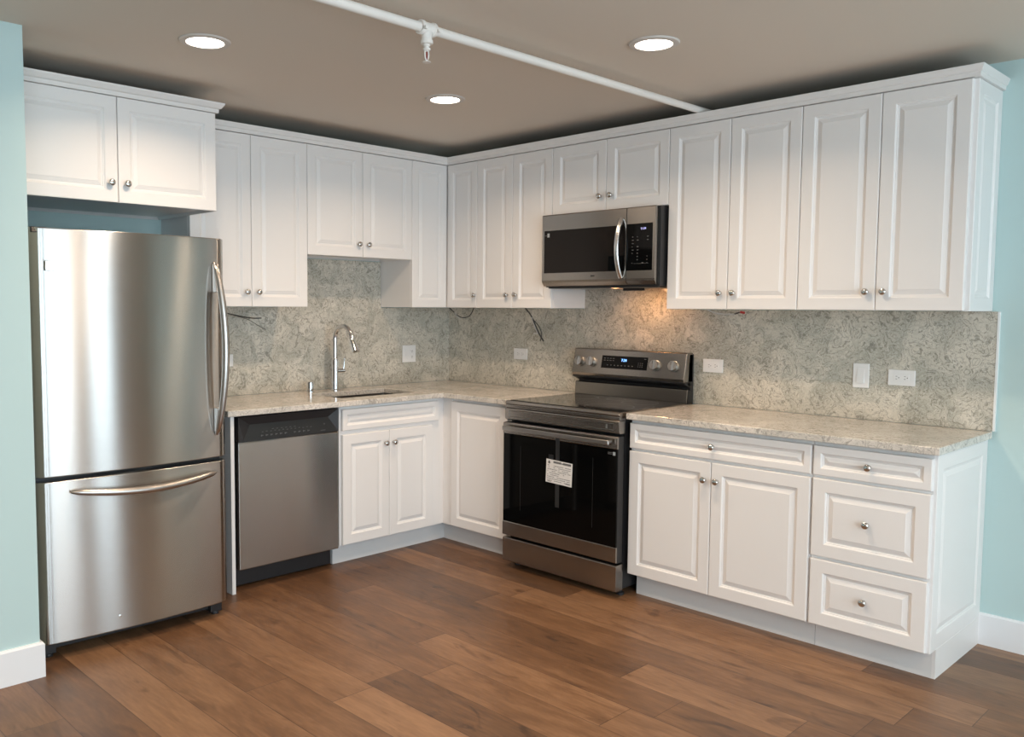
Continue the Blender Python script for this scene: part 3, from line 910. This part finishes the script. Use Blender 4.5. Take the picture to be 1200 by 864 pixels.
# ------------------------------------------------------------------ microwave
mw = thing('microwave_oven', 'stainless over-the-range microwave with black window below the small cabinet', 'microwave', (0, -1.571, 0), R)
a0, a1 = -.378, .366
BX('casing', (a0 + .006, a1 + .012, -.372, -.016, 1.535, 1.934), 'black', mw, 0.002)
xs0 = .192
def mwface(name, x0, x1):
    bm = bmesh.new()
    extrude_profile(bm, [(-.3725, 1.540), (-.385, 1.540), (-.399, 1.560), (-.402, 1.572), (-.402, 1.928), (-.398, 1.934), (-.3725, 1.934)], x0, x1)
    return link(name, bm, 'steel_dark', mw, 0.002)
md = mwface('door', a0, xs0 - .0015)
mc = mwface('control_side', xs0 + .0015, a1)
BX('window', (a0 + .017, xs0 - .010, -.4035, -.4000, 1.612, 1.846), 'window_mesh', md, 0.0008)
BX('window_dark_band', (xs0 - .112, xs0 - .011, -.4041, -.4032, 1.6125, 1.690), 'glass_black', md)
BX('keypad', (xs0 + .0025, a1 - .016, -.4035, -.4000, 1.612, 1.849), 'glass_black', mc, 0.0008)
text('11:24', 0.015, 'violet', mc, (.295, -.4039, 1.822))
bm = bmesh.new()
rnd = random.Random(9)
for j in range(9):
    for k in range(4):
        if rnd.random() < .75 and not (k == 3 and j in (2, 5)):
            z = 1.780 - j * .0165; x = .228 + k * .030
            w = rnd.choice((.004, .007, .010))
            box(bm, x, x + w, -.4039, -.4034, z, z + .0035)
box(bm, .24, .33, -.4039, -.4034, 1.6465, 1.6475)
link('key_legends', bm, 'printdim', mc)
bm = bmesh.new(); path = []
for k in range(21):
    t_ = k / 20
    path.append((.160, -.404 - .040 * math.sin(PI * t_) ** 0.75, 1.577 + .302 * t_))
prof_w = .0135
rings = []
for i, p in enumerate(path):
    a = Vector(path[max(i - 1, 0)]); b = Vector(path[min(i + 1, 20)]); tt = (b - a).normalized()
    nn = Vector((0, -tt.z, tt.y)); 
    if nn.y > 0: nn = -nn
    p = Vector(p)
    rings.append([bm.verts.new(p + Vector((sx * prof_w, 0, 0)) + nn * h) for sx, h in ((-1, 0), (-.8, .006), (0, .009), (.8, .006), (1, 0), (.9, -.004), (-.9, -.004))])
for a, b in zip(rings, rings[1:]):
    for k in range(7): bm.faces.new((a[k], a[(k + 1) % 7], b[(k + 1) % 7], b[k]))
bm.faces.new(rings[0]); bm.faces.new(rings[-1])
link('handle', bm, 'steel_bright', md, smooth=True, angle=70)
BX('energy_sticker', (a0 + .040, a0 + .055, -.4042, -.4032, 1.810, 1.831), 'print', md)
BX('sticker_text', (a0 + .022, a0 + .037, -.4042, -.4032, 1.818, 1.8205), 'printdim', md)
BX('badge', (-.034, -.010, -.4030, -.4015, 1.587, 1.595), 'slot', md)
BX('bottom_vent', (a0 + .02, a1 + .0, -.365, -.05, 1.528, 1.5345), 'blackplastic', mw)
BX('vent_strip', (-.36, .35, -.34, -.325, 1.5265, 1.5285), 'steel_handle', mw)
BX('grease_filter', (-.30, .02, -.30, -.12, 1.5255, 1.5282), 'steel_handle', mw)
BX('task_light', (.075, .145, -.215, -.165, 1.5235, 1.5275), 'task', mw)
BX('added_lens_shield', (.055, .190, -.232, -.228, 1.514, 1.5285), 'black', mw)  # added strip that hides the glowing task lens from the camera

# ------------------------------------------------------------------ outlets and switch
def outlet(label, x, z, rz, w=.115, h=.070, kind='outlet', horizontal=True):
    loc = (x, -.015, z) if rz == 0 else (-.015, -x, z)
    t = thing('electrical_outlet' if kind == 'outlet' else 'light_switch', label, 'outlet' if kind == 'outlet' else 'switch', loc, rz,
              'white wall plates on the backsplash')
    BX('cover_plate', (-w / 2, w / 2, -.0065, 0, -h / 2, h / 2), 'plate', t, 0.0025)
    if kind == 'outlet' and not horizontal:      # double plate: a rocker and a receptacle
        BX('rocker', (-.037, -.008, -.0095, -.006, -.033, .033), 'plate', t, 0.0015)
        BX('receptacle', (.008, .037, -.0085, -.006, -.033, .033), 'plate', t, 0.0015)
        for z_ in (-.018, .018):
            BXS('socket', [(.016, .018, -.0088, -.008, z_ - .004, z_ + .004), (.026, .028, -.0088, -.008, z_ - .004, z_ + .004), (.020, .024, -.0088, -.008, z_ - .011, z_ - .007)], 'slot', t)
    elif kind == 'outlet':
        BX('receptacle', (-.033, .033, -.0085, -.006, -.0165, .0165), 'plate', t, 0.001)
        for cx in (-.018, .018):
            rs = [(cx - .006, cx + .001, -.0088, -.008, .005, .0068), (cx - .006, cx + .001, -.0088, -.008, -.0068, -.005), (cx + .006, cx + .0095, -.0088, -.008, -.002, .002)]
            BXS('socket', rs, 'slot', t)
    else:
        bm = bmesh.new()
        extrude_profile(bm, [(-.006, -.033), (-.0120, -.033), (-.0075, .033), (-.006, .033)], -.0165, .0165)
        link('rocker', bm, 'plate', t, 0.001)
    return t
outlet('white outlet plate half hidden by the right edge of the fridge', -1.735, 1.115, 0)
outlet('square white double plate on the left backsplash right of the faucet', -.381, 1.110, 0, .114, .114, 'outlet', False)
outlet('white outlet plate on the backsplash left of the range', .690, 1.125, R)
outlet('white outlet plate on the backsplash just right of the range', 2.052, 1.121, R)
outlet('white rocker light switch plate on the right backsplash', 2.810, 1.116, R, .073, .112, 'switch')
outlet('white outlet plate right of the light switch on the right backsplash', 2.987, 1.117, R)

# ------------------------------------------------------------------ loose wires under the upper cabinets
def cable(label, strands):
    t = thing('loose_cable', label, 'cable', tuple(strands[0][0][0]), 0, 'loose wires hanging from the upper cabinets')
    o = Vector(strands[0][0][0])
    for pts, r, m in strands:
        bm = bmesh.new(); tube(bm, [Vector(p) - o for p in smooth_path(pts, 6)], r, 8)
        link('wire', bm, m, t, smooth=True)
    return t
cable('thin dark forked cable on the backsplash between fridge and sink', [
    ([(-1.79, -.10, 1.4165), (-1.755, -.075, 1.385), (-1.66, -.06, 1.365), (-1.57, -.05, 1.352), (-1.51, -.045, 1.352)], .0032, 'cable'),
    ([(-1.69, -.065, 1.368), (-1.60, -.05, 1.345), (-1.54, -.045, 1.315), (-1.48, -.04, 1.285)], .0016, 'cable')])
cable('dark looped cable hanging under the corner upper cabinet', [
    ([(-.10, -.110, 1.4165), (-.10, -.14, 1.395), (-.09, -.185, 1.362), (-.09, -.24, 1.350), (-.09, -.30, 1.368), (-.10, -.345, 1.4165)], .0032, 'cable'),
    ([(-.10, -.160, 1.385), (-.088, -.185, 1.352), (-.09, -.21, 1.340)], .003, 'cable_white')])
cable('bundled cable dangling from the cabinet left of the microwave', [
    ([(-.10, -.800, 1.4165), (-.09, -.835, 1.375), (-.08, -.862, 1.32), (-.07, -.885, 1.265), (-.07, -.925, 1.215)], .0045, 'cable'),
    ([(-.09, -.845, 1.36), (-.075, -.858, 1.30), (-.07, -.875, 1.262), (-.07, -.845, 1.262)], .0035, 'cable_white'),
    ([(-.085, -.850, 1.35), (-.07, -.890, 1.30), (-.065, -.905, 1.255), (-.065, -.895, 1.215)], .0030, 'cable')])
cable('short cable with red cap tucked under the cabinet right of the microwave', [
    ([(-.12, -2.065, 1.4165), (-.11, -2.12, 1.396), (-.10, -2.18, 1.392), (-.10, -2.215, 1.392)], .0040, 'cable_white'),
    ([(-.10, -2.205, 1.391), (-.10, -2.225, 1.398), (-.10, -2.24, 1.403)], .0035, 'cable'),
    ([(-.10, -2.244, 1.404), (-.10, -2.255, 1.402), (-.10, -2.266, 1.400)], .0060, 'red')])

# ------------------------------------------------------------------ ceiling: downlights, sprinkler pipe
def downlight(label, x, y):
    t = thing('recessed_downlight', label, 'ceiling light', (x, y, CEIL), 0, 'round recessed ceiling downlights')
    bm = bmesh.new(); lathe(bm, [(.070, -.001), (.072, -.008), (.094, -.006), (.098, -.0005)], n=48)
    link('trim_ring', bm, 'lamptrim', t, smooth=True)
    bm = bmesh.new(); lathe(bm, [(.0695, -.002), (.0690, -.0062), (0, -.0075)], n=40)
    link('lens', bm, 'lens', t)
    la = bpy.data.lights.new('lamp', 'AREA'); la.shape = 'DISK'; la.size = 0.13
    la.energy = LAMP_WATTS; la.color = (1.0, 0.75, 0.53); la.spread = math.radians(LAMP_SPREAD)
    lo = bpy.data.objects.new('lamp', la); COL.objects.link(lo); lo.parent = t; lo.location = (0, 0, -0.009)
downlight('glowing round recessed downlight near the cabinet above the fridge', -2.478, -1.280)
downlight('glowing round recessed downlight nearest the room corner', -1.195, -1.248)
downlight('glowing round recessed downlight to the right of the ceiling pipe', -1.232, -2.468)
# the same lamp added unseen above the frame, to help light the room
downlight('added unseen fill downlight in front of the fridge, above the picture', -2.478, -2.468)

for label, x, y in (('added unseen fill downlight over the open room, far left by the wall end', -4.30, -2.46),
                    ('added unseen fill downlight over the open room behind the viewpoint', -4.30, -5.2),
                    ('added unseen fill downlight over the open room near the windows', -2.45, -5.2),
                    ('added unseen fill downlight over the open room by the right wall', -1.22, -5.2)):
    downlight(label, x, y)  # unseen lamps added for warm fill and bounce over the kitchen

PY, PZ, PR = -2.120, 2.380, 0.0165
pp = thing('sprinkler_pipe', 'white painted sprinkler pipe running under the ceiling to the right wall', 'pipe', (-3.2, PY, PZ))
bm = bmesh.new(); lathe(bm, [(PR, -1.5), (PR, 3.199)], n=24, axis='X')
link('pipe', bm, 'pipe', pp, smooth=True)
tx = 1.115
bm = bmesh.new(); lathe(bm, [(PR, -.034), (.0235, -.034), (.0250, -.031), (.0250, -.022), (.0215, -.019), (.0215, .019), (.0250, .022), (.0250, .031), (.0235, .034), (PR, .034)], (tx, 0, 0), 'X', 24)
lathe(bm, [(.0185, -.012), (.0185, -.038), (.0215, -.040), (.0215, -.052), (.0165, -.053)], (tx, 0, 0), 'Z', 24)
for s in (-1, 1):
    box(bm, tx + s * .03 - .004, tx + s * .03 + .004, -.034, -.018, -.012, -.002)
link('tee_fitting', bm, 'pipe', pp, smooth=True)
bm = bmesh.new()
lathe(bm, [(.0115, -.050), (.0115, -.060), (.0085, -.061), (.0085, -.066), (.0130, -.067), (.0130, -.073), (.008, -.075), (.006, -.078)], (tx, 0, 0), 'Z', 20)
for s in (-1, 1):
    tube(bm, smooth_path([(tx + s * .008, 0, -.074), (tx + s * .0085, 0, -.088), (tx + s * .006, 0, -.100), (tx, 0, -.110)], 4), .0024, 8)
lathe(bm, [(.003, -.106), (.003, -.111), (.0140, -.112), (.0150, -.1145), (.004, -.115), (0, -.115)], (tx, 0, 0), 'Z', 20)
sh = link('sprinkler_head', bm, 'pipe', pp, smooth=True)
bm = bmesh.new(); tube(bm, [(tx, 0, -.078), (tx, 0, -.106)], .0022, 8)
link('glass_bulb', bm, 'red_bulb', sh, smooth=True)
